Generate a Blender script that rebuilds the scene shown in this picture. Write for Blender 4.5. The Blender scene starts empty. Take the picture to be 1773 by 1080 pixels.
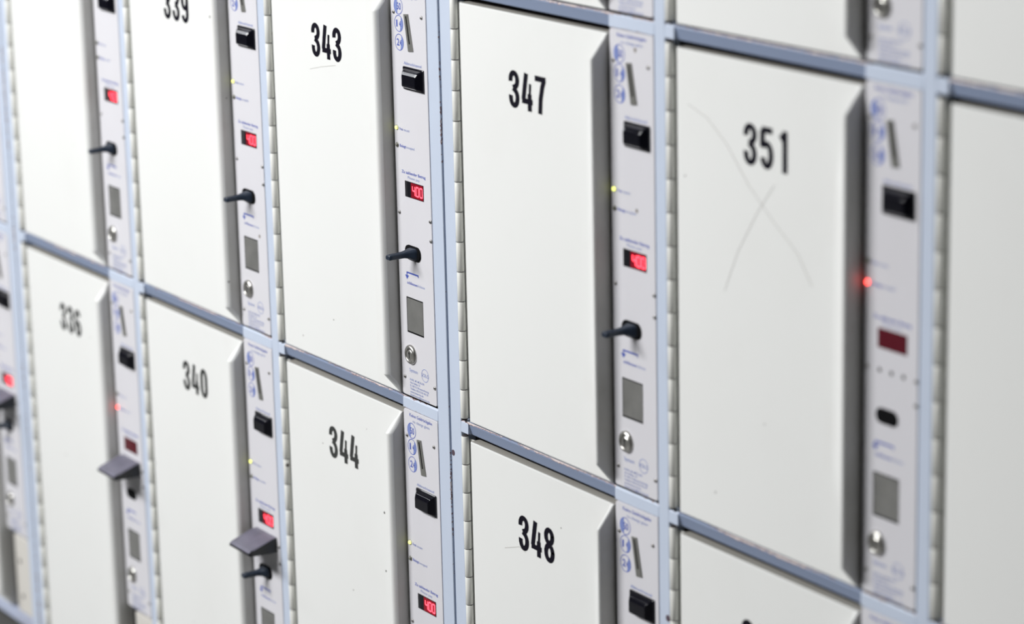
import bpy, bmesh, math, random
from mathutils import Matrix, Vector
random.seed(7)
S = bpy.context.scene
COL = S.collection
PI = math.pi

# ------------------------------------------------------------------ camera, light, exposure
H = 0.57223            # height of one locker row
PH = 0.55556           # height of a control panel
BAR = H - PH           # height of a cross bar
PW = 0.08793           # width of a control panel
W = 0.46               # pitch of the locker columns
G = 0.03713            # extra pitch where two cabinets meet
ZB = 0.772             # underside of the third row's panels above the floor
DROP = 0.150           # the bottom row's doors reach this far below their panels

cd = bpy.data.cameras.new('camera'); cam = bpy.data.objects.new('camera', cd); COL.objects.link(cam)
S.camera = cam
yaw, pitch, roll = -1.0011475, -0.25045031, -0.02250718
f = Vector((math.sin(yaw)*math.cos(pitch), math.cos(yaw)*math.cos(pitch), math.sin(pitch)))
r = Vector((math.cos(yaw), -math.sin(yaw), 0)); u = r.cross(f)
r2 = math.cos(roll)*r + math.sin(roll)*u; u2 = -math.sin(roll)*r + math.cos(roll)*u
CP = Vector((4.59476036, -1.88276993, 1.06400466 + ZB))
m = Matrix((r2, u2, -f)).transposed().to_4x4(); m.translation = CP
cam.matrix_world = m
cd.sensor_width = 36.0; cd.sensor_fit = 'HORIZONTAL'; cd.lens = 4990.25/1773*36.0
cd.clip_start = 0.05; cd.clip_end = 60
cd.dof.use_dof = True
cd.dof.focus_distance = (Vector((3*W + 0.03, 0, ZB + 0.25)) - CP).dot(f)
cd.dof.aperture_fstop = 2.9
cd.dof.aperture_blades = 0

world = bpy.data.worlds.new('world'); S.world = world; world.use_nodes = True
bg = world.node_tree.nodes['Background']
bg.inputs[0].default_value = (0.95, 0.97, 1.0, 1); bg.inputs[1].default_value = 0.008

def area(name, loc, sx, sy, power, target=None, color=(1, 1, 1)):
    l = bpy.data.lights.new(name, 'AREA'); l.shape = 'RECTANGLE'; l.size = sx; l.size_y = sy
    l.energy = power; l.color = color
    o = bpy.data.objects.new(name, l); COL.objects.link(o); o.location = loc
    if target is not None:
        o.rotation_euler = (Vector(target) - Vector(loc)).to_track_quat('-Z', 'Y').to_euler()
    return o
area('ceiling_tube_row', (0.22, -3.0, 3.15), 2.6, 0.8, 292, (0.22, -0.3, 0.7), (1.0, 0.998, 0.99))
area('ceiling_tube_row', (-3.2, -1.8, 3.15), 2.7, 0.5, 48, (-3.2, -1.8, 0.0), (0.93, 0.95, 1.0))

S.view_settings.view_transform = 'Standard'
S.view_settings.look = 'None'
S.view_settings.exposure = 0.0
S.view_settings.gamma = 1.0
S.view_settings.use_curve_mapping = False

# ------------------------------------------------------------------ materials
class NT:
    def __init__(s, name):
        s.m = bpy.data.materials.new(name); s.m.use_nodes = True
        s.t = s.m.node_tree; s.b = s.t.nodes['Principled BSDF']
    def n(s, typ, **kw):
        nd = s.t.nodes.new(typ)
        for k, v in kw.items(): setattr(nd, k, v)
        return nd
    def link(s, a, b): s.t.links.new(a, b)
    def val(s, sock, v):
        if hasattr(v, 'is_output') or isinstance(v, bpy.types.NodeSocket): s.link(v, sock)
        else: sock.default_value = v
    def math(s, op, a, b=0.0, c=0.0, clamp=False):
        nd = s.n('ShaderNodeMath', operation=op); nd.use_clamp = clamp
        for i, v in enumerate((a, b, c)): s.val(nd.inputs[i], v)
        return nd.outputs[0]
    def ramp(s, fac, stops, interp='LINEAR'):
        nd = s.n('ShaderNodeValToRGB'); cr = nd.color_ramp; cr.interpolation = interp
        while len(cr.elements) < len(stops): cr.elements.new(0.5)
        for e, (p, c) in zip(cr.elements, stops):
            e.position = p; e.color = (c[0], c[1], c[2], 1)
        s.link(fac, nd.inputs[0]); return nd.outputs[0]
    def mix(s, fac, a, b):
        nd = s.n('ShaderNodeMix', data_type='RGBA')
        s.val(nd.inputs[0], fac)
        for sock, v in ((nd.inputs[6], a), (nd.inputs[7], b)):
            if isinstance(v, tuple): sock.default_value = (v[0], v[1], v[2], 1)
            else: s.link(v, sock)
        return nd.outputs[2]
    def coords(s):
        tc = s.n('ShaderNodeTexCoord'); oi = s.n('ShaderNodeObjectInfo')
        ofs = s.n('ShaderNodeCombineXYZ')
        k = s.math('MULTIPLY', oi.outputs['Random'], 37.0)
        s.link(k, ofs.inputs[0]); s.link(k, ofs.inputs[2])
        add = s.n('ShaderNodeVectorMath', operation='ADD')
        s.link(tc.outputs['Object'], add.inputs[0]); s.link(ofs.outputs[0], add.inputs[1])
        return tc.outputs['Object'], add.outputs[0]
    def noise(s, vec, scale, detail=3.0, rough=0.5):
        nd = s.n('ShaderNodeTexNoise'); s.link(vec, nd.inputs['Vector'])
        nd.inputs['Scale'].default_value = scale; nd.inputs['Detail'].default_value = detail
        nd.inputs['Roughness'].default_value = rough
        return nd.outputs['Fac']
    def specks(s, vec, scale, radius, keep):
        v = s.n('ShaderNodeTexVoronoi'); s.link(vec, v.inputs['Vector']); v.inputs['Scale'].default_value = scale
        sep = s.n('ShaderNodeSeparateColor'); s.link(v.outputs['Color'], sep.inputs[0])
        k = s.math('GREATER_THAN', sep.outputs[0], keep)
        rad = s.math('MULTIPLY', sep.outputs[1], radius)
        d = s.math('LESS_THAN', v.outputs['Distance'], rad)
        return s.math('MULTIPLY', k, d)

def paint(name, col, rough, smudge, smudge_col, spk_col, keep, spec=0.4, bump=0.0, spk=0.16):
    t = NT(name); o, v = t.coords()
    nz = t.noise(v, 5.0, 5.0, 0.62)
    fac = t.math('MULTIPLY', t.math('SUBTRACT', nz, 0.50, clamp=True), smudge)
    c = t.mix(fac, col, smudge_col)
    c = t.mix(t.specks(v, 55.0, spk, keep), c, spk_col)
    t.link(c, t.b.inputs['Base Color'])
    t.b.inputs['Roughness'].default_value = rough
    t.b.inputs['Specular IOR Level'].default_value = spec
    if bump:
        b = t.n('ShaderNodeBump'); b.inputs['Strength'].default_value = bump; b.inputs['Distance'].default_value = 0.002
        t.link(t.noise(v, 9.0, 3.0), b.inputs['Height']); t.link(b.outputs[0], t.b.inputs['Normal'])
    return t.m

M = {}
M['door'] = paint('cream_door_paint', (0.80, 0.81, 0.80), 0.42, 0.35, (0.62, 0.61, 0.57), (0.22, 0.21, 0.20), 0.96, 0.35, 0.06, 0.075)
M['pull'] = paint('cream_door_pull_paint', (0.80, 0.81, 0.80), 0.42, 0.45, (0.52, 0.41, 0.38), (0.05, 0.045, 0.04), 0.90, 0.35, 0.12, 0.11)
M['hinge'] = paint('cream_hinge_paint', (0.76, 0.765, 0.73), 0.40, 0.8, (0.46, 0.44, 0.40), (0.10, 0.09, 0.08), 0.96, 0.4)
M['panel'] = paint('pale_lilac_panel_enamel', (0.68, 0.675, 0.715), 0.38, 0.55, (0.58, 0.56, 0.55), (0.25, 0.22, 0.20), 0.985, 0.4)
M['flange_shade'] = paint('shaded_worn_cream_flange', (0.60, 0.60, 0.58), 0.5, 1.6, (0.30, 0.29, 0.26), (0.05, 0.045, 0.04), 0.88, 0.3, 0.12, 0.11)  # darker base colour stands in for the flange's shade; smudges and specks are wear
M['top_shade'] = paint('shaded_cream_top_edge', (0.31, 0.30, 0.275), 0.7, 1.5, (0.25, 0.235, 0.21), (0.10, 0.09, 0.08), 0.95, 0.2)  # shade under the bar, painted into the base colour of the door tops
M['rail'] = paint('worn_blue_rail_paint', (0.45, 0.50, 0.64), 0.5, 1.6, (0.30, 0.24, 0.25), (0.15, 0.09, 0.09), 0.88, 0.35)
M['plinth'] = paint('worn_cream_plinth_paint', (0.66, 0.64, 0.60), 0.5, 2.0, (0.25, 0.22, 0.19), (0.06, 0.05, 0.04), 0.90, 0.4, 0.1, 0.25)

def top_lit(name, col, lit_col, rough):
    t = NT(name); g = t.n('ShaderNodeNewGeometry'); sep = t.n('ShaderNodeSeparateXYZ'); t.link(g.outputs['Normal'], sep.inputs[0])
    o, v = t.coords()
    k = t.math('GREATER_THAN', sep.outputs[2], 0.6)  # upward faces painted paler, standing in for light caught on the top
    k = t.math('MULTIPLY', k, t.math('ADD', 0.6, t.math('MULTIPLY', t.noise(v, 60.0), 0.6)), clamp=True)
    t.link(t.mix(k, col, lit_col), t.b.inputs['Base Color']); t.b.inputs['Roughness'].default_value = rough
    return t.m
def chipped(name, col, axis, half, amount, bias, chip_a=(0.19, 0.085, 0.08), chip_b=(0.66, 0.58, 0.56)):
    t = NT(name); o, v = t.coords()
    sep = t.n('ShaderNodeSeparateXYZ'); t.link(o, sep.inputs[0])
    sc = t.math('DIVIDE', sep.outputs[axis], half)
    d = t.math('ADD', t.math('MAXIMUM', sc, t.math('MULTIPLY', sc, -0.90)), bias)
    # a broad noise decides where an edge is knocked about, a fine one gives the chips their outline
    broad = t.noise(v, 9.0, 1.0); fine = t.noise(v, 200.0, 3.0, 0.6)
    e = t.math('ADD', d, t.math('MULTIPLY', t.math('SUBTRACT', broad, 0.5), amount))
    e = t.math('ADD', e, t.math('MULTIPLY', t.math('SUBTRACT', fine, 0.5), 0.75))
    e = t.math('MULTIPLY', e, t.math('LESS_THAN', sep.outputs[1], 0.0024))
    base = t.mix(t.math('MULTIPLY', t.noise(v, 14.0, 4.0), 0.25), col, tuple(c*0.78 for c in col))
    c = t.mix(t.math('GREATER_THAN', e, 1.09), base, chip_a)
    c = t.mix(t.math('GREATER_THAN', e, 1.17), c, chip_b)
    c = t.mix(t.specks(v, 40.0, 0.17, 0.94), c, (0.10, 0.07, 0.09))
    t.link(c, t.b.inputs['Base Color']); t.b.inputs['Roughness'].default_value = 0.42
    t.b.inputs['Specular IOR Level'].default_value = 0.4
    return t.m
BLUE = (0.56, 0.63, 0.76)
DARK_BLUE = (0.245, 0.30, 0.43)
M['stile'] = chipped('light_blue_stile_paint', BLUE, 0, 0.0106, 1.0, -0.30)
M['bar'] = chipped('light_blue_bar_paint', BLUE, 2, BAR/2 - 0.0001, 1.3, 0.08)
M['shelf'] = chipped('darker_blue_shelf_edge', DARK_BLUE, 2, BAR/2 - 0.0001, 1.3, 0.19)  # bar segment across the door, a darker blue than the bar's ends

def plain(name, col, rough=0.4, metal=0.0, spec=0.5, var=0.12, scale=30.0, emit=None, es=0.0):
    t = NT(name); o, v = t.coords()
    c = t.mix(t.math('MULTIPLY', t.noise(v, scale, 3.0), var), col, tuple(x*0.55 for x in col))
    t.link(c, t.b.inputs['Base Color'])
    t.b.inputs['Roughness'].default_value = rough; t.b.inputs['Metallic'].default_value = metal
    t.b.inputs['Specular IOR Level'].default_value = spec
    if emit:
        t.b.inputs['Emission Color'].default_value = (*emit, 1); t.b.inputs['Emission Strength'].default_value = es
    return t.m
M['dark'] = plain('dark_carcass_steel', (0.035, 0.028, 0.028), 0.7)
M['black'] = plain('black_gloss_plastic', (0.006, 0.006, 0.010), 0.09)
M['lever'] = plain('blue_black_lever_plastic', (0.020, 0.030, 0.050), 0.33)
M['hood'] = top_lit('black_hood_plastic_lit_top', (0.006, 0.006, 0.008), (0.155, 0.15, 0.20), 0.4)
M['hole'] = plain('dark_recess', (0.004, 0.004, 0.005), 0.8, 0.0, 0.1)
M['number'] = plain('black_number_print', (0.006, 0.005, 0.012), 0.6, 0.0, 0.12, var=0.3, scale=80)
M['number_worn'] = plain('faded_black_number_print', (0.035, 0.037, 0.036), 0.6, var=0.3, scale=80)
M['ink'] = plain('blue_print', (0.06, 0.10, 0.45), 0.6)
M['ink_pale'] = plain('pale_blue_print', (0.20, 0.26, 0.55), 0.6)
M['steel'] = plain('brushed_steel', (0.62, 0.61, 0.58), 0.28, 0.9, var=0.4, scale=120)
M['slotmetal'] = plain('grey_slot_metal', (0.33, 0.33, 0.31), 0.4, 0.6, var=0.4, scale=60)
M['flap'] = plain('worn_grey_flap_metal', (0.50, 0.50, 0.485), 0.34, 0.7, var=0.9, scale=38)
M['screw'] = plain('zinc_screw', (0.42, 0.41, 0.40), 0.32, 0.8)
M['glass_on'] = plain('red_display_filter', (0.06, 0.002, 0.006), 0.25, emit=(0.5, 0.0, 0.02), es=0.4)
M['glass_off'] = plain('unlit_red_display_filter', (0.10, 0.003, 0.012), 0.25)
M['digits'] = plain('lit_red_segments', (0.3, 0.0, 0.0), 0.5, emit=(1.0, 0.05, 0.075), es=5.0)
M['led_yellow'] = plain('lit_yellow_lamp', (0.6, 0.6, 0.2), 0.3, emit=(0.9, 0.95, 0.18), es=2.2)
M['led_red'] = plain('lit_red_lamp', (0.6, 0.02, 0.02), 0.3, emit=(1.0, 0.06, 0.05), es=9.0)
M['led_off'] = plain('unlit_lamp', (0.20, 0.20, 0.17), 0.25)
M['scratch'] = plain('grey_scuff', (0.50, 0.49, 0.47), 0.7)
M['floor'] = plain('grey_terrazzo', (0.13, 0.13, 0.125), 0.35, var=0.5, scale=60)
M['wall'] = plain('grey_plaster', (0.10, 0.10, 0.10), 0.8)
M['ceil'] = plain('dark_ceiling_paint', (0.08, 0.08, 0.08), 0.8)

# ------------------------------------------------------------------ mesh helpers
class MB:
    def __init__(s): s.v = []; s.f = []; s.m = []; s.smooth = []
    def add(s, vs, fs, mi=0, sm=False):
        b = len(s.v); s.v += [tuple(p) for p in vs]
        for q in fs: s.f.append([b + i for i in q]); s.m.append(mi); s.smooth.append(sm)
    def box(s, x0, x1, y0, y1, z0, z1, mi=0, c=0.0):
        """box whose front (low y) edges are chamfered by c"""
        if c <= 0:
            vs = [(x, y, z) for y in (y0, y1) for z in (z0, z1) for x in (x0, x1)]
            fs = [(0, 1, 3, 2), (4, 6, 7, 5), (0, 2, 6, 4), (1, 5, 7, 3), (0, 4, 5, 1), (2, 3, 7, 6)]
            s.add(vs, fs, mi); return
        k = c*0.3
        rings = [(c, y0), (k, y0 + k), (0, y0 + c), (0, y1)]
        vs = []
        for d, y in rings: vs += [(x0+d, y, z0+d), (x1-d, y, z0+d), (x1-d, y, z1-d), (x0+d, y, z1-d)]
        fs = [(0, 1, 2, 3)]
        for i in range(3):
            a = 4*i
            for j in range(4): fs.append((a + j, a + 4 + j, a + 4 + (j + 1) % 4, a + (j + 1) % 4))
        fs.append((15, 14, 13, 12)); s.add(vs, fs, mi)
    def ring_loft(s, rings, mi=0, cap0=True, cap1=True, sm=True):
        n = len(rings[0]); vs = [p for q in rings for p in q]; fs = []
        for i in range(len(rings) - 1):
            for j in range(n): fs.append((i*n + j, i*n + (j+1) % n, (i+1)*n + (j+1) % n, (i+1)*n + j))
        s.add(vs, fs, mi, sm)
        if cap0: s.add(rings[0], [tuple(range(n))[::-1]], mi)
        if cap1: s.add(rings[-1], [tuple(range(n))], mi)
    def build(s, name, mats, parent=None, loc=(0, 0, 0)):
        me = bpy.data.meshes.new(name); me.from_pydata(s.v, [], s.f)
        for mm in (mats if isinstance(mats, (list, tuple)) else [mats]): me.materials.append(mm)
        for p, mi, sm in zip(me.polygons, s.m, s.smooth): p.material_index = mi; p.use_smooth = sm
        bm = bmesh.new(); bm.from_mesh(me); bmesh.ops.remove_doubles(bm, verts=bm.verts, dist=1e-6)
        bmesh.ops.recalc_face_normals(bm, faces=bm.faces); bm.to_mesh(me); bm.free()
        o = bpy.data.objects.new(name, me); COL.objects.link(o); o.location = loc
        if parent: o.parent = parent
        return o
def tag(o, label, cat, group=None):
    o['label'] = label; o['category'] = cat
    if group: o['group'] = group
    return o
def empty(name, loc):
    o = bpy.data.objects.new(name, None); COL.objects.link(o); o.location = loc; o.empty_display_size = 0.05
    return o
mm_ = 0.001
def rrect(x0, x1, z0, z1, rad, y, seg=6):
    pts = []
    for cx, cz, a0 in ((x1-rad, z0+rad, -90), (x1-rad, z1-rad, 0), (x0+rad, z1-rad, 90), (x0+rad, z0+rad, 180)):
        q = [(cx + rad*math.cos(math.radians(a0 + 90*k/seg)), y, cz + rad*math.sin(math.radians(a0 + 90*k/seg))) for k in range(seg + 1)]
        pts.append(q)
    out = []
    for k in range(4):                      # support points keep the long sides' shading flat
        a, b = pts[k][-1], pts[(k+1) % 4][0]
        out += pts[k] + [tuple(p + (r_ - p)*t for p, r_ in zip(a, b)) for t in (0.06, 0.94)]
    return out
def circ(cx, cz, rad, y, n=24):
    return [(cx + rad*math.cos(2*PI*k/n), y, cz + rad*math.sin(2*PI*k/n)) for k in range(n)]
def dome(b, cx, cz, rad, y, h, mi=0, n=20):
    b.ring_loft([circ(cx, cz, rad, y, n), circ(cx, cz, rad*0.93, y - h*0.55, n), circ(cx, cz, rad*0.7, y - h*0.88, n), circ(cx, cz, rad*0.3, y - h, n)], mi, False, True)
def stroke(b, pts, ax, az, y, mi=0, closed=False):
    """flat ribbon along a centre line, drawn with an elliptical pen (half sizes ax, az)"""
    n = len(pts); L = []; R = []
    for i in range(n):
        if closed: p, q = pts[(i-1) % n], pts[(i+1) % n]
        else: p, q = pts[max(0, i-1)], pts[min(n-1, i+1)]
        dx, dz = q[0]-p[0], q[1]-p[1]; l = math.hypot(dx, dz) or 1; nx, nz = -dz/l, dx/l
        L.append((pts[i][0] + nx*ax, y, pts[i][1] + nz*az)); R.append((pts[i][0] - nx*ax, y, pts[i][1] - nz*az))
    vs = L + R; m = n if closed else n - 1
    b.add(vs, [(i, (i+1) % n, n + (i+1) % n, n + i) for i in range(m)], mi)
def text(body, x0, x1, z, size, y, bold=0.0, align='LEFT'):
    """built-in font turned into flat triangles fitted between x0 and x1"""
    cu = bpy.data.curves.new('t', 'FONT'); cu.body = body; cu.size = 1.0; cu.offset = bold; cu.resolution_u = 2
    o = bpy.data.objects.new('t', cu); COL.objects.link(o)
    bpy.context.view_layer.update()
    dg = bpy.context.evaluated_depsgraph_get(); me = o.evaluated_get(dg).to_mesh()
    vs = [v.co.copy() for v in me.vertices]; fs = [tuple(p.vertices) for p in me.polygons]
    bpy.data.objects.remove(o); bpy.data.curves.remove(cu)
    if not vs: return [], []
    a = min(v.x for v in vs); c = max(v.x for v in vs); k = (x1-x0)/(c-a)
    return [(x0 + (v.x-a)*k, y, z + v.y*size) for v in vs], fs

# ------------------------------------------------------------------ the hall
def struct(name, b, mat):
    o = b.build(name, mat); o['kind'] = 'structure'; return o
X0, X1 = -6.5, 6.4
b = MB(); b.box(X0, X1, -6.0, 0.75, -0.10, 0.0); struct('floor', b, M['floor'])
b = MB(); b.box(X0, X1, -6.0, 0.75, 3.3, 3.4); struct('ceiling', b, M['ceil'])
b = MB(); b.box(X0, X1, 0.65, 0.75, 0.0, 3.3); struct('wall_back', b, M['wall'])
b = MB(); b.box(X0, X1, -6.1, -6.0, 0.0, 3.3); struct('wall_front', b, M['wall'])

# ------------------------------------------------------------------ cabinet frames
def panel_x(c): return c*W + (G if c >= 4 else 0) - (G if c == 0 else 0)
ROWZ = {2: ZB + H, 3: ZB, 4: ZB - H}
TOP = ZB + H + PH
STR = 0.02070            # blue stile right of a panel
HNG = 0.0180             # hinge zone
def frame(cols, label):
    first, last = cols[0], cols[-1]
    xl = panel_x(first) - (W - PW - STR) - 0.0258
    xr = panel_x(last) + PW + STR + 0.0070
    root = empty('locker_cabinet', ((xl + xr)/2, 0.2, 0))
    tag(root, label, 'locker cabinet', 'blue steel locker cabinets standing side by side')
    ox, oy = (xl + xr)/2, 0.2
    def part(name, bm, mat, x, z): return bm.build(name, mat, root, (x - ox, -oy, z))
    zlo = ROWZ[4] - DROP - 0.03
    # carcass: closed back, sides, top, and the partitions behind every stile
    b = MB(); b.box(xl - ox, xr - ox, 0.0, 0.60 - 0.02, zlo, TOP + BAR + 0.02)
    bb = MB(); bb.box(xl + 0.001, xr - 0.001, 0.022, 0.60, 0.02, TOP + BAR + 0.012)
    o = bb.build('carcass', M['dark'], root, (-ox, -oy, 0))
    # stiles
    def stile(x0, x1):
        w = (x1 - x0)/2; b = MB(); b.box(-w, w, 0.0, 0.03, 0.02, TOP + BAR + 0.014, 0, 0.0012)
        part('stile', b, M['stile'], x0 + w, 0)
    stile(xl + 0.0004, xl + 0.0258)
    for c in cols:
        px = panel_x(c)
        stile(px + PW + 0.0002, (px + PW + STR) if c != last else xr)
        # post behind the gap between door and panel
        for rr in (1, 2, 3, 4):
            z = (ZB + (3 - rr)*H) - BAR/2 if rr < 4 else None
            if z is None: continue
            if rr == 1: z = TOP + BAR/2
            hx = px - (W - PW - STR)
            if rr == 1: z = TOP + BAR/2
            bz = BAR/2
            def seg(x0, x1, name, mat, tilt=0.0, deep=0.028):
                w = (x1 - x0)/2; b = MB(); k = 0.0009
                prof = [(deep, -bz), (tilt + k, -bz), (tilt, -bz + k), (0.0003 + tilt*0.2, bz - 2.5*k), (0.0022, bz), (deep, bz)]
                vs = [(-w, y, zz) for y, zz in prof] + [(w, y, zz) for y, zz in prof]; n = len(prof)
                b.add(vs, [(i, (i+1) % n, n + (i+1) % n, n + i) for i in range(n)] + [tuple(range(n)), tuple(range(n, 2*n))[::-1]])
                part(name, b, mat, x0 + w, z)
            seg(px - 0.0012, px + PW + 0.0001, 'crossbar', M['bar'], 0.0, 0.0024)
            seg(hx, hx + 0.0175, 'crossbar', M['bar'])
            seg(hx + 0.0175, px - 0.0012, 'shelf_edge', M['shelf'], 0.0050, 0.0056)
        # the foot rail and the short plate under the bottom panel
        zr = ROWZ[4] - DROP
        b = MB(); b.box(-(W - PW - STR), PW, 0.0, 0.03, -0.022, 0.0, 0, 0.002)
        part('foot_rail', b, M['rail'], px, zr)
        b = MB(); b.box(0.024, PW - 0.001, 0.001, 0.02, 0.003, DROP - BAR*0.2, 0, 0.001)
        for cx, cz in ((0.045, 0.10), (0.050, 0.035)):
            b.add(circ(cx, cz, 0.0045, 0.0006, 12), [tuple(range(12))], 1)
        part('cover_plate', b, [M['plinth'], M['hole']], px, zr)
    b = MB(); b.box(xl, xr, 0.05, 0.55, 0.0, 0.02)
    b.build('plinth', M['dark'], root, (-ox, -oy, 0))
    return root
frame([0], 'light blue locker cabinet frame at the left edge, holding locker 332')
frame([1, 2, 3], 'light blue locker cabinet frame in the middle, holding lockers 336 to 344')
frame([4, 5, 6], 'light blue locker cabinet frame on the right, holding lockers 347, 348 and 351')

# ------------------------------------------------------------------ digits for the doors
def arc(cx, cz, rx, rz, a0, a1, n=14):
    return [(cx + rx*math.cos(math.radians(a0 + (a1-a0)*k/n)), cz + rz*math.sin(math.radians(a0 + (a1-a0)*k/n))) for k in range(n + 1)]
A, B = 0.092, 0.074
def glyph(d):
    x0, x1, xm = A, 0.5 - A, 0.25; rx = 0.25 - A
    if d == '3': return [arc(xm, 0.745, rx, 0.187, 195, -70, 18) + [(0.20, 0.53)], [(0.20, 0.53)] + arc(xm, 0.275, rx, 0.207, 70, -195, 18)]
    if d == '4': return [[(0.215, 1.0), (0.135, 0.62), (0.07, 0.28)], [(0.0, 0.255), (0.5, 0.255)], [(0.36, 0.0), (0.36, 0.46)], [(0.365, 0.40), (0.395, 0.74)]]
    if d == '7': return [[(0.0, 1-B), (0.5, 1-B)], [(0.43, 1-B), (0.34, 0.72), (0.255, 0.40), (0.22, 0.0)]]
    if d == '5': return [[(0.46, 1-B), (0.07, 1-B)], [(0.095, 1-B), (0.085, 0.50)], [(0.085, 0.545)] + arc(xm, 0.335, rx, 0.267, 115, -165, 20)]
    if d == '1': return [[(0.30, 1.0), (0.30, 0.0)], [(0.13, 0.80), (0.29, 0.90)]]
    if d == '0': return [arc(xm, 0.68, rx, 0.32-B, 180, 0, 12) + arc(xm, 0.32, rx, 0.32-B, 0, -180, 12) + [(x0, 0.68)]]
    if d == '8': return [arc(xm, 0.745, rx*0.95, 0.187, 0, 376, 23), arc(xm, 0.28, rx, 0.212, 0, 376, 23)]
    if d == '6': return [arc(xm, 0.30, rx, 0.30-B, 0, 376, 23), [(x0, 0.30), (x0, 0.68)] + arc(xm, 0.70, rx, 0.30-B, 180, 15, 12)]
    if d == '9': return [arc(xm, 0.70, rx, 0.30-B, 0, 376, 23), [(x1, 0.70), (x1, 0.32)] + arc(xm, 0.30, rx, 0.30-B, 0, -165, 12)]
    if d == '2': return [arc(xm, 0.73, rx, 0.27-B, 180, -30, 14) + [(0.09, 0.13)], [(0.03, B), (0.48, B)]]
def number_mesh(num, name, mat, parent, x, ztop, h=0.0462, pitch=0.0292, loc=(0, 0, 0)):
    b = MB(); w = h*0.51/0.5
    for i, d in enumerate(num):
        for k, pl in enumerate(glyph(d)):
            pts = [(x + i*pitch + px*w, ztop - h + pz*h) for px, pz in pl]
            stroke(b, pts, A*w*(0.55 if d == '4' and k == 3 else 1.0), B*h, -0.00135 - 0.00001*k)
    return b.build(name, mat, parent, loc)

# ------------------------------------------------------------------ door
def door_meshes(z0, z1, rad):
    """cream sheet-steel door; its closing edge swells into a long pull with a side flange.
    Local frame: x = 0 at the control panel's left edge, front to -y."""
    xa, xs, xe = -0.3285, -0.064, -0.0028
    T = 0.014; fy = -0.001
    rows = [(z0, 0.0012), (z0 + 0.0004, 0.0003), (z0 + 0.0012, 0.0), (z0 + 0.0018, 0.0)]
    zz = [0.006, 0.012, 0.018, 0.023, 0.0265, 0.028, 0.030, 0.035, 0.045, 0.06, 0.08, 0.10, 0.13]
    n = 14
    rows += [(z0 + d, 0.0) for d in zz]
    a, c = z0 + 0.16, z1 - 0.16
    rows += [(a + (c-a)*k/n, 0.0) for k in range(n + 1)]
    rows += [(z1 - d, 0.0) for d in zz[::-1]]
    rows += [(z1 - 0.0018, 0.0), (z1 - 0.0012, 0.0), (z1 - 0.0004, 0.0003), (z1, 0.0012)]
    # flat leaf
    b = MB(); xs_list = [xa, xa + 0.0008, xa + 0.0025, xa + 0.0035, xa + 0.16, xs]
    dys = [0.0025, 0.0007, 0, 0, 0, 0]
    grid = []
    for z, dy in [(z0, T - fy)] + rows + [(z1, T - fy)]:
        row = [(xa, T, z)] + [(x, min(T, fy + dy + d), z) for x, d in zip(xs_list, dys)]
        grid.append(row)
    nc = len(grid[0]); vs = [p for q in grid for p in q]
    nr = len(grid) - 1
    for i in range(nr):
        b.add(vs[i*nc:(i+2)*nc], [(j, j + 1, nc + j + 1, nc + j) for j in range(nc-1)], 1 if i == nr - 1 else 0, True)
    # pull: swelling face, rounded nose and side flange
    p = MB(); grid = []
    sm = lambda t: max(0, min(1, t))**2*(3 - 2*max(0, min(1, t)))
    for z, dy in [(z0, None)] + rows + [(z1, None)]:
        e = min(z - z0, z1 - z)
        E = 0.0008 + 0.0232*max(0, min(1, e/0.028))
        wst = -0.010 - 0.042*sm((e - 0.015)/0.10)
        R = min(rad, E*0.7)
        wst = min(wst, xe - R - 0.007)
        row = []
        for k in range(25):
            t = 1 - (1 - k/24)**1.5; x = xs + (xe - R - xs)*t
            q = max(0, min(1, (x - wst)/((xe - R) - wst)))
            y = fy - (E - R*0.25)*(0.55*sm(q) + 0.45*q*q)
            row.append((x, y, z))
        yb = row[-1][1]; xb = row[-1][0]
        for k in range(1, 7):
            t = k/6*PI/2; row.append((xb + (xe - xb)*math.sin(t), yb - R*0.25*math.sin(t*1.0)*max(0, 1 - t/1.2) + R*(1 - math.cos(t)), z))
        yl = row[-1][1]
        for k in range(1, 5): row.append((xe, yl + (0.010 - yl)*k/4, z))
        if dy is None: row = [(x, T if y < T else y, zc) for x, y, zc in row]
        elif dy: row = [(x, y + dy, zc) for x, y, zc in row]
        grid.append(row)
    nc = len(grid[0]); vs = [q for g in grid for q in g]
    nr = len(grid) - 1
    for i in range(nr):
        p.add(vs[i*nc:(i+2)*nc], [(j, j + 1, nc + j + 1, nc + j) for j in range(29)], 1 if i == nr - 1 else 0, True)
        p.add(vs[i*nc:(i+2)*nc], [(j, j + 1, nc + j + 1, nc + j) for j in range(29, nc-1)], 1 if i == nr - 1 else 2, True)
    return b, p
def sharpen(o, ang=35):
    me = o.data; bm = bmesh.new(); bm.from_mesh(me)
    for e in bm.edges:
        if len(e.link_faces) == 2 and e.calc_face_angle(0) > math.radians(ang): e.smooth = False
    bm.to_mesh(me); bm.free()

def hinge_mesh(z0, z1, n):
    b = MB(); x = -0.3430; rad = 0.0050; y = 0.0008; h = (z1 - z0)/n
    for k in range(n):
        a = z0 + h*k + 0.0006; c = z0 + h*(k+1) - 0.0006
        def ring(r_, z): return [(x + r_*math.cos(2*PI*j/18), y + r_*math.sin(2*PI*j/18), z) for j in range(18)]
        b.ring_loft([ring(rad*0.9, a), ring(rad, a + 0.0005), ring(rad, c - 0.0005), ring(rad*0.9, c)], 0)
    b.ring_loft([[(x + 0.0040*math.cos(2*PI*j/10), y + 0.0040*math.sin(2*PI*j/10), z) for j in range(10)] for z in (z0 - 0.002, z1 + 0.001)], 1)
    b.box(x + 0.001, x + 0.012, 0.0065, 0.0085, z0, z1 - 0.005, 0)
    return b

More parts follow.
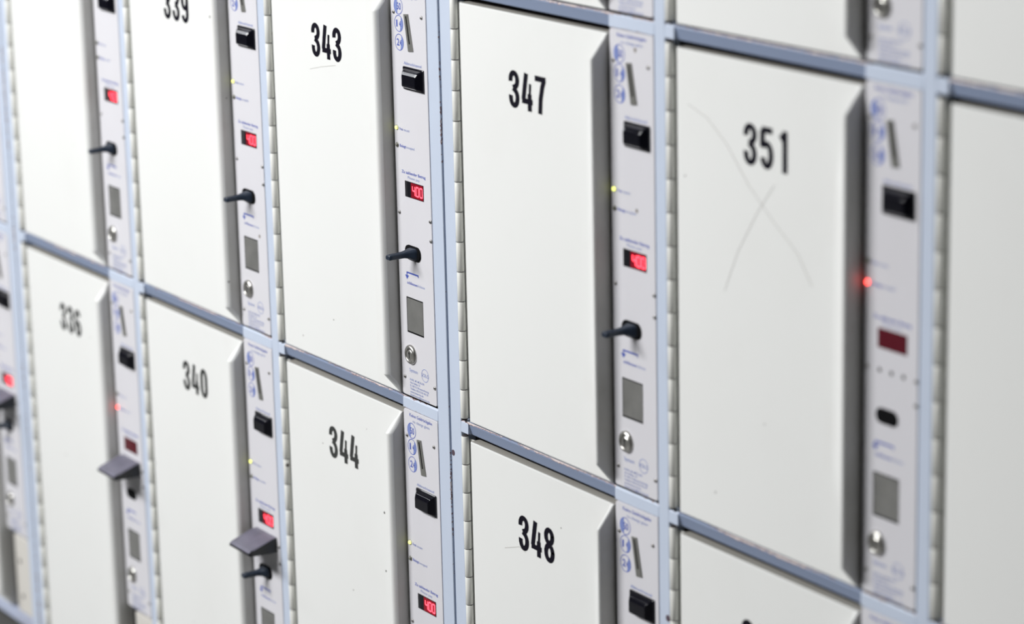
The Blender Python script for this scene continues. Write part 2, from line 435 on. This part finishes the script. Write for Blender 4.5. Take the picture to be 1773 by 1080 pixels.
# ------------------------------------------------------------------ control panel and its fittings (master copies)
def build_panel(parent):
    b = MB()
    b.ring_loft([rrect(0.0006, PW - 0.0003, 0.0036, PH - 0.0004, 0.0035, y) for y in (0.012, -0.0002)] +
                [rrect(0.0010, PW - 0.0007, 0.0040, PH - 0.0008, 0.0035, -0.0007)], 0, False, True, False)
    return b.build('control_panel', M['panel'], parent)
YF = -0.00085
def txt(b, body, x0, x1, z, size, mi=0, bold=0.0):
    vs, fs = text(body, x0*mm_, x1*mm_, z*mm_, size*mm_, YF, bold); b.add(vs, fs, mi)
def print_top():
    b = MB()
    txt(b, 'Keine Geldr\u00fcckgabe', 16, 74, 547.0, 6.4, 0, 0.012)
    txt(b, 'no change given', 24, 67, 539.5, 5.8, 1)
    for cz, s, pence in ((527.3, '50', None), (504.7, '1', '\u20ac'), (480.2, '2', '\u20ac')):
        cx = 20.3
        stroke(b, [(cx*mm_ + 0.0105*math.cos(2*PI*k/36), cz*mm_ + 0.0105*math.sin(2*PI*k/36)) for k in range(36)], 0.0005, 0.0005, YF, 0, True)
        if s == '50':
            txt(b, '50', cx - 4, cx + 6.5, cz - 4.5, 13, 0, 0.02)
            pts = [(cx*mm_ - 0.0028 + 0.0, YF + 0.00004, cz*mm_ + z) for z in ()]
            n = 16; vs = [(cx*mm_ + 0.0101*math.cos(a), YF, cz*mm_ + 0.0101*math.sin(a)) for a in [math.radians(105 + 150*k/n) for k in range(n + 1)]]
            b.add(vs, [tuple(range(n + 1))], 2)
        else:
            txt(b, s, cx - 6.5, cx - (3.2 if s == '1' else -0.3), cz - 4.5, 13, 0, 0.02)
            n = 16; vs = [(cx*mm_ + 0.0101*math.cos(a), YF + 0.00003, cz*mm_ + 0.0101*math.sin(a)) for a in [math.radians(-75 + 130*k/n) for k in range(n + 1)]]
            b.add(vs, [tuple(range(n + 1))], 2)
            txt(b, pence, cx + 1.0, cx + 7.0, cz - 3.5, 9, 0, 0.01)
    return b
def print_cancel():
    b = MB(); txt(b, 'Abbruch/cancel', 30, 74, 452.8, 5.4, 1, 0.01); return b
def print_vacant():
    b = MB(); txt(b, 'Frei', 13.6, 22, 364.0, 5.2, 0, 0.015); txt(b, 'vacant', 24, 39, 364.0, 5.2, 1); return b
def print_occupied():
    b = MB(); txt(b, 'Belegt', 13.2, 29, 341.6, 5.4, 0, 0.015); txt(b, 'occupied', 29.8, 50, 341.6, 5.2, 1); return b
def print_price():
    b = MB(); txt(b, 'Zu zahlender Betrag', 16, 76, 307.6, 5.8, 0, 0.018); txt(b, 'Please pay', 31, 61, 301.6, 5.2, 1); return b
def print_close():
    b = MB()
    stroke(b, [(0.0500, 0.1712), (0.0500, 0.1740)], 0.0009, 0.0007, YF)
    stroke(b, [(0.0508, 0.1740), (0.0205, 0.1740)], 0.0009, 0.0011, YF)
    stroke(b, [(0.0212, 0.1748), (0.0212, 0.1690)], 0.0011, 0.0009, YF)
    b.add([(0.0162, YF, 0.1702), (0.0212, YF, 0.1645), (0.0262, YF, 0.1702)], [(0, 1, 2)])
    txt(b, 'schliessen', 21, 48, 158.6, 5.6, 0, 0.015); txt(b, '/close', 48.6, 66, 158.6, 5.6, 1)
    return b
def print_maker():
    b = MB()
    txt(b, 'System', 20, 41, 38.0, 7.0, 1, 0.005)
    stroke(b, [((59.8 + 8.6*math.cos(2*PI*k/36))*mm_, (40.0 + 8.6*math.sin(2*PI*k/36))*mm_) for k in range(36)], 0.0004, 0.0004, YF, 1, True)
    txt(b, 'SOLO', 50.5, 69.5, 37.7, 7.0, 1, 0.01)
    for i, (s, x1) in enumerate((('KARL M. M\u00dcLLER', 57), ('Am Hafen 12', 46), ('D 38112 Braunschweig', 68), ('Telefon 0531/210 46 20', 66), ('www.kmm-bs.de', 54), ('Email kmm@kmm-bs.de', 69))):
        txt(b, s, 20.3, x1, 26.0 - i*4.25, 3.9, 1, 0.01)
    return b
def screw_mesh():
    b = MB(); dome(b, 0, 0, 0.0027, 0.0, 0.0016, 0, 16); stroke(b, [(-0.0018, -0.0008), (0.0018, 0.0008)], 0.0003, 0.0003, -0.00163, 1); return b
def slot_mesh():
    b = MB(); q = [(33.8, 518.4), (44.8, 519.4), (55.4, 471.8), (43.6, 470.4)]
    def quad(pts, y): return [(x*mm_, y, z*mm_) for x, z in pts]
    cx = sum(p[0] for p in q)/4; cz = sum(p[1] for p in q)/4
    inn = [(cx + (x-cx)*0.93, cz + (z-cz)*0.985) for x, z in q]
    b.ring_loft([quad(q, -0.0004), quad(q, -0.0016), quad(inn, -0.0021)], 0, False, True, False)
    s = [(39.2, 516.3), (42.0, 516.6), (49.3, 481.0), (46.4, 480.6)]
    b.add(quad(s, -0.00216), [(0, 1, 2, 3)], 1)
    return b
def button_mesh():
    b = MB()
    b.ring_loft([rrect(0.0300, 0.0800, 0.4205, 0.4505, 0.0012, y, 3) for y in (-0.0005, -0.0024)] + [rrect(0.0306, 0.0794, 0.4211, 0.4499, 0.0012, -0.0030, 3)], 0, False, True, False)
    def lerp(p, q, t): return tuple(a + (c - a)*t for a, c in zip(p, q))
    prof = [(0.0330, 0.0780, 0.4225, 0.4485, -0.0030), (0.0372, 0.0748, 0.4244, 0.4456, -0.0082), (0.0400, 0.0732, 0.4262, 0.4416, -0.0110), (0.0425, 0.0718, 0.4285, 0.4398, -0.0113)]
    full = []
    for p, q in zip(prof, prof[1:]): full += [p, lerp(p, q, 0.12), lerp(p, q, 0.88)]
    full.append(prof[-1])
    rs = [rrect(p[0], p[1], p[2], p[3], 0.0018, p[4], 4) for p in full]
    b.ring_loft(rs, 0, False, True, True)
    return b
def ledge_ring(b, cz, mi):
    dome(b, 0.0072, cz, 0.0026, -0.0005, 0.0030, mi, 14)
    n = 20; vs = []
    for rr, y in ((0.0036, -0.0007), (0.0034, -0.0014), (0.0027, -0.0014)): vs += circ(0.0072, cz, rr, y, n)
    b.add(vs, [(i*n + j, i*n + (j+1) % n, (i+1)*n + (j+1) % n, (i+1)*n + j) for i in range(2) for j in range(n)], 1, True)
    return b
def display_mesh(on):
    b = MB()
    b.box(0.0238, 0.0702, -0.0012, 0.001, 0.2770, 0.2982, 0)
    b.add([(0.0246, -0.00125, 0.2778), (0.0246, -0.00125, 0.2974), (0.0400, -0.00125, 0.2974), (0.0400, -0.00125, 0.2778)], [(0, 1, 2, 3)], 0)
    b.add([(0.0390, -0.0013, 0.2778), (0.0390, -0.0013, 0.2974), (0.0694, -0.0013, 0.2974), (0.0694, -0.0013, 0.2778)], [(0, 1, 2, 3)], 1)
    return b
def segments(s):
    b = MB(); x = 0.0432; y = -0.00142; z0, hh, ww = 0.2815, 0.0120, 0.0060
    seg = {'4': 'fgbc', '0': 'abcdef'}
    for ch in s:
        if ch == '.':
            b.box(x - 0.0016, x - 0.0004, y - 0.0001, y, z0 - 0.0004, z0 + 0.0008); continue
        P = {'a': ((0, hh), (ww, hh)), 'd': ((0, 0), (ww, 0)), 'g': ((0, hh/2), (ww, hh/2)), 'f': ((0, hh), (0, hh/2)), 'e': ((0, hh/2), (0, 0)), 'b': ((ww, hh), (ww, hh/2)), 'c': ((ww, hh/2), (ww, 0))}
        for k in seg[ch]:
            (xa, za), (xb, zb) = P[k]; stroke(b, [(x + xa, z0 + za), (x + xb, z0 + zb)], 0.00092, 0.00092, y)
        x += 0.0092
    return b
def lever_hole():
    b = MB(); n = None
    b.ring_loft([rrect(0.0200, 0.0585, 0.1930, 0.2125, 0.009, y, 8) for y in (-0.0006, -0.0022)] + [rrect(0.0225, 0.0560, 0.1950, 0.2105, 0.0075, -0.0026, 8)], 0, False, True)
    return b
def lever_mesh():
    # a tapering blade standing straight out of its boss
    b = MB(); rings = []
    for y, xc, zc, wx, hz in ((-0.002, 0.0420, 0.2025, 0.0105, 0.0080), (-0.006, 0.0415, 0.2027, 0.0095, 0.0072), (-0.010, 0.0395, 0.2030, 0.0070, 0.0052), (-0.016, 0.0375, 0.2024, 0.0058, 0.0038),
                              (-0.024, 0.0355, 0.2016, 0.0055, 0.0034), (-0.032, 0.0335, 0.2010, 0.0056, 0.0034), (-0.0355, 0.0328, 0.2006, 0.0054, 0.0033), (-0.0365, 0.0326, 0.2005, 0.0044, 0.0024)):
        rings.append(rrect(xc - wx, xc + wx, zc - hz, zc + hz, min(wx, hz)*0.6, y, 4))
    b.ring_loft(rings, 0, False, True)
    return b
def key_hole_mesh():
    b = MB()
    b.ring_loft([rrect(0.0225, 0.0570, 0.1962, 0.2125, 0.0078, y, 8) for y in (-0.0006, -0.0018)] + [rrect(0.0250, 0.0545, 0.198, 0.2107, 0.006, -0.0012, 8)], 0, False, True)
    return b
def flap_mesh():
    b = MB(); x0, x1, z0, z1 = 0.0180, 0.0600, 0.0920, 0.1408
    # dark reveal and the metal flap set in it
    b.add([(x0, YF, z0), (x1, YF, z0), (x1, YF, z1), (x0, YF, z1)], [(0, 1, 2, 3)], 1)
    d = 0.0015
    b.add([(x0 + d, YF - 0.00008, z0 + d*1.5), (x1 - d*0.3, YF - 0.00008, z0 + d*1.5), (x1 - d*0.3, YF - 0.00008, z1 - d), (x0 + d, YF - 0.00008, z1 - d)], [(0, 1, 2, 3)], 0)
    return b
def lock_mesh():
    b = MB(); cx, cz = 0.0258, 0.0622
    b.ring_loft([circ(cx, cz, 0.0136, -0.0005, 32), circ(cx, cz, 0.0134, -0.0022, 32), circ(cx, cz, 0.0122, -0.0040, 32), circ(cx, cz, 0.0098, -0.0050, 32), circ(cx, cz, 0.0086, -0.0046, 32), circ(cx, cz, 0.0080, -0.0030, 32)], 0, False, False)
    b.ring_loft([circ(cx, cz - 0.001, 0.0080, -0.0030, 32), circ(cx, cz - 0.001, 0.0068, -0.0042, 32)], 0, False, True)
    stroke(b, [(cx, cz + 0.0035), (cx + 0.0002, cz - 0.0050)], 0.0009, 0.0009, -0.00428, 1)
    b.add(circ(cx, cz + 0.0020, 0.0018, -0.00430, 12), [tuple(range(12))], 1)
    return b
def hood_mesh():
    # wedge: deep at the panel, thin and rounded at its front
    b = MB(); rings = []
    x0, x1 = 0.0145, 0.0785
    for x, k in ((x0, 0.92), (x0 + 0.0015, 1.0), (x1 - 0.0015, 1.0), (x1, 0.92)):
        zc = 0.254
        pr = [(-0.0005, 0.2430), (-0.0005, 0.2660), (-0.0080, 0.2655), (-0.0430*k, 0.2535), (-0.0475*k, 0.2500), (-0.0480*k, 0.2468), (-0.0450*k, 0.2445), (-0.020, 0.2430)]
        rings.append([(x, y, zc + (z - zc)*(1 if k == 1 else 0.95)) for y, z in pr])
    n = len(rings[0]); vs = [p for q in rings for p in q]
    b.add(vs, [(i*n + j, i*n + (j+1) % n, (i+1)*n + (j+1) % n, (i+1)*n + j) for i in range(3) for j in range(n)] + [tuple(range(n)), tuple(range(3*n, 4*n))[::-1]])
    return b

# shared meshes, made once as hidden-free masters and copied into every locker
def master(b, name, mats):
    o = b.build(name, mats); me = o.data; bpy.data.objects.remove(o); return me
ME = {}
ME['top'] = master(print_top(), 'coin_print', [M['ink'], M['ink_pale'], M['ink_pale']])
PRINTS = (('cancel_print', print_cancel), ('vacant_print', print_vacant), ('occupied_print', print_occupied), ('price_print', print_price), ('close_print', print_close))
for nm, fn in PRINTS: ME[nm] = master(fn(), nm, [M['ink'], M['ink_pale']])
ME['maker'] = master(print_maker(), 'maker_print', [M['ink'], M['ink_pale']])
ME['screw'] = master(screw_mesh(), 'screw', [M['screw'], M['hole']])
ME['slot'] = master(slot_mesh(), 'coin_slot', [M['slotmetal'], M['hole']])
ME['button'] = master(button_mesh(), 'return_button', M['black'])
for nm, mt in (('led_yellow', 'led_yellow'), ('led_red', 'led_red'), ('led_off', 'led_off')):
    ME[nm + '_hi'] = master(ledge_ring(MB(), 0.3663, 0), 'indicator_light', [M[mt], M['slotmetal']])
    ME[nm + '_lo'] = master(ledge_ring(MB(), 0.3434, 0), 'indicator_light', [M[mt], M['slotmetal']])
ME['disp_on'] = master(display_mesh(True), 'price_display', [M['black'], M['glass_on']])
ME['disp_off'] = master(display_mesh(False), 'price_display', [M['glass_off'], M['glass_off']])
ME['seg'] = master(segments('4.00'), 'display_digits', M['digits'])
ME['hole'] = master(lever_hole(), 'lever_socket', M['hole'])
ME['lever'] = master(lever_mesh(), 'lever', M['lever'])
ME['key'] = master(key_hole_mesh(), 'lever_socket', M['hole'])
ME['flap'] = master(flap_mesh(), 'coin_return_flap', [M['flap'], M['hole']])
ME['lock'] = master(lock_mesh(), 'lock_cylinder', [M['steel'], M['hole']])
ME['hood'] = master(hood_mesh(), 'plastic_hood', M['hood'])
b = MB()
for k in range(3):
    n = 12; b.add(circ(0.0270 + 0.0190*k, 0.2530, 0.0026, -0.0009, n), [tuple(range(n))])
ME['dots'] = master(b, 'vent_holes', M['hole'])
DOOR = {}
for tall in (False, True):
    for rad in (0.0085, 0.0035):
        z0 = (-DROP + 0.003) if tall else 0.0028
        bd, bp = door_meshes(z0, PH - 0.0072, rad)
        md = master(bd, 'door', [M['door'], M['top_shade']]); mp = master(bp, 'door_pull', [M['pull'], M['top_shade'], M['flange_shade']])
        for me in (md, mp):
            bm = bmesh.new(); bm.from_mesh(me)
            for e in bm.edges:
                if len(e.link_faces) == 2 and e.calc_face_angle(0) > math.radians(33): e.smooth = False
            bm.to_mesh(me); bm.free()
        hm = master(hinge_mesh(z0 + (0.002 if tall else 0.001), PH - 0.003, 18 if tall else 14), 'piano_hinge', [M['hinge'], M['dark']])
        DOOR[(tall, rad)] = (md, mp, hm)
pm = build_panel(None); ME['panel'] = pm.data; bpy.data.objects.remove(pm)

def put(name, me, parent, loc=(0, 0, 0)):
    o = bpy.data.objects.new(name, me); COL.objects.link(o); o.parent = parent; o.location = loc
    return o

OCC = {336, 351}         # let lockers: red lamp, dark display, lever taken away
LOGO_X = {}
NUMPOS = {335: (-0.214, 0.478), 336: (-0.2015, 0.4765), 339: (-0.208, 0.478), 340: (-0.2065, 0.4755), 343: (-0.2145, 0.4780), 344: (-0.2085, 0.4800),
          347: (-0.2160, 0.4770), 348: (-0.2160, 0.4785), 351: (-0.2045, 0.4800), 352: (-0.2100, 0.4790)}
def scuff(parent, pts, w=0.0005):
    b = MB(); n = len(pts); out = []
    for i in range(n - 1):
        for k in range(6): t = k/6; out.append((pts[i][0]*(1-t) + pts[i+1][0]*t, pts[i][1]*(1-t) + pts[i+1][1]*t))
    out.append(pts[-1]); stroke(b, out, w, w, -0.00125)
    return b.build('scratch', M['scratch'], parent)
def locker(c, row, label):
    num = 331 + 4*c + (row - 3)
    root = empty('locker', (panel_x(c), 0.0, ROWZ[row]))
    tag(root, label, 'locker', 'coin lockers in the wall of lockers')
    tall = row == 4; rad = 0.0035 if c >= 4 else 0.0085
    md, mp, hm = DOOR[(tall, rad)]
    d = put('door', md, root); put('door_pull', mp, d)
    x, zt = NUMPOS.get(num, (-0.211, 0.478)); zt += 0.0017
    number_mesh(str(num), 'door_number', M['number_worn'] if num in (336, 340, 344) else M['number'], d, x, zt)
    if num == 351:
        scuff(d, [(-0.306, 0.487), (-0.270, 0.476), (-0.235, 0.452), (-0.195, 0.412), (-0.150, 0.378), (-0.110, 0.352), (-0.085, 0.320)], 0.0004)
        scuff(d, [(-0.150, 0.420), (-0.180, 0.385), (-0.215, 0.335), (-0.240, 0.285)], 0.00035)
    if num == 343: scuff(d, [(-0.222, 0.414), (-0.190, 0.421), (-0.150, 0.428)], 0.0003)
    if num == 348: scuff(d, [(-0.250, 0.425), (-0.215, 0.436), (-0.200, 0.432)], 0.0003)
    put('piano_hinge', hm, root)
    p = put('control_panel', ME['panel'], root)
    put('coin_print', ME['top'], p); [put(nm, ME[nm], p) for nm, fn in PRINTS]; put('maker_print', ME['maker'], p)
    put('coin_slot', ME['slot'], p); put('return_button', ME['button'], p)
    occ = num in OCC
    put('indicator_light', ME['led_off_hi' if occ or num == 335 else 'led_yellow_hi'], p)
    put('indicator_light', ME['led_red_lo' if occ else 'led_off_lo'], p)
    q = put('price_display', ME['disp_off' if occ else 'disp_on'], p)
    if not occ: put('display_digits', ME['seg'], p)
    if occ:
        put('lever_socket', ME['key'], p)
        if row == 3: put('vent_holes', ME['dots'], p)
    else:
        put('lever_socket', ME['hole'], p); put('lever', ME['lever'], p)
    put('coin_return_flap', ME['flap'], p); put('lock_cylinder', ME['lock'], p)
    for sx, sz in ((8.3, 518.5), (77.5, 518.2), (7.4, 253.0), (85.0, 253.0), (85.3, 227.0), (8.3, 28.4), (84.2, 28.5)):
        put('screw', ME['screw'], p, (sx*mm_, -0.0006, sz*mm_))
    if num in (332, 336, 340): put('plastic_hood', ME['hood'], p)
    return root

LAB = {
 331: 'cream locker at the far left edge, only its panel showing, above the hooded one',
 332: 'cream locker at the bottom left corner, lit red display over a black hood',
 335: 'cream locker directly left of locker 339 and above 336, lever out, lit 4.00 display',
 336: 'cream locker numbered 336 with unlit display, red lamp and black plastic hood',
 339: 'cream locker numbered 339 with lever out and lit red display, above 340',
 340: 'cream locker numbered 340 with lit display, black plastic hood and lever',
 343: 'sharply focused cream locker numbered 343 with dark lever and lit 4.00 display',
 344: 'cream locker numbered 344 below 343, faded dark grey number, lit 4.00 display',
 347: 'cream locker numbered 347 with lever out and lit red display, right of 343',
 348: 'cream locker numbered 348 at the bottom, below 347',
 351: 'cream locker numbered 351 with glowing red lamp, unlit display and scratched door',
 352: 'cream locker cut off by the bottom edge, directly below 351',
 346: 'cream locker cut off by the top edge, directly above 347',
 350: 'cream locker cut off by the top edge, directly above 351',
 354: 'cream locker in the top right corner, only its lower door showing',
 355: 'large blank cream locker door at the right edge, right of 351',
 356: 'cream locker below the one at the right edge, beside 352',
 342: 'cream locker directly above 343',
 338: 'cream locker directly above 339',
 334: 'cream locker two above 336, beside the one over 339',
 330: 'cream locker at the top of the column over the leftmost black hood',
}
for num, lab in LAB.items():
    k = num - 331; c = (k + 1)//4; row = 3 + (k - 4*c)
    locker(c, row, lab)
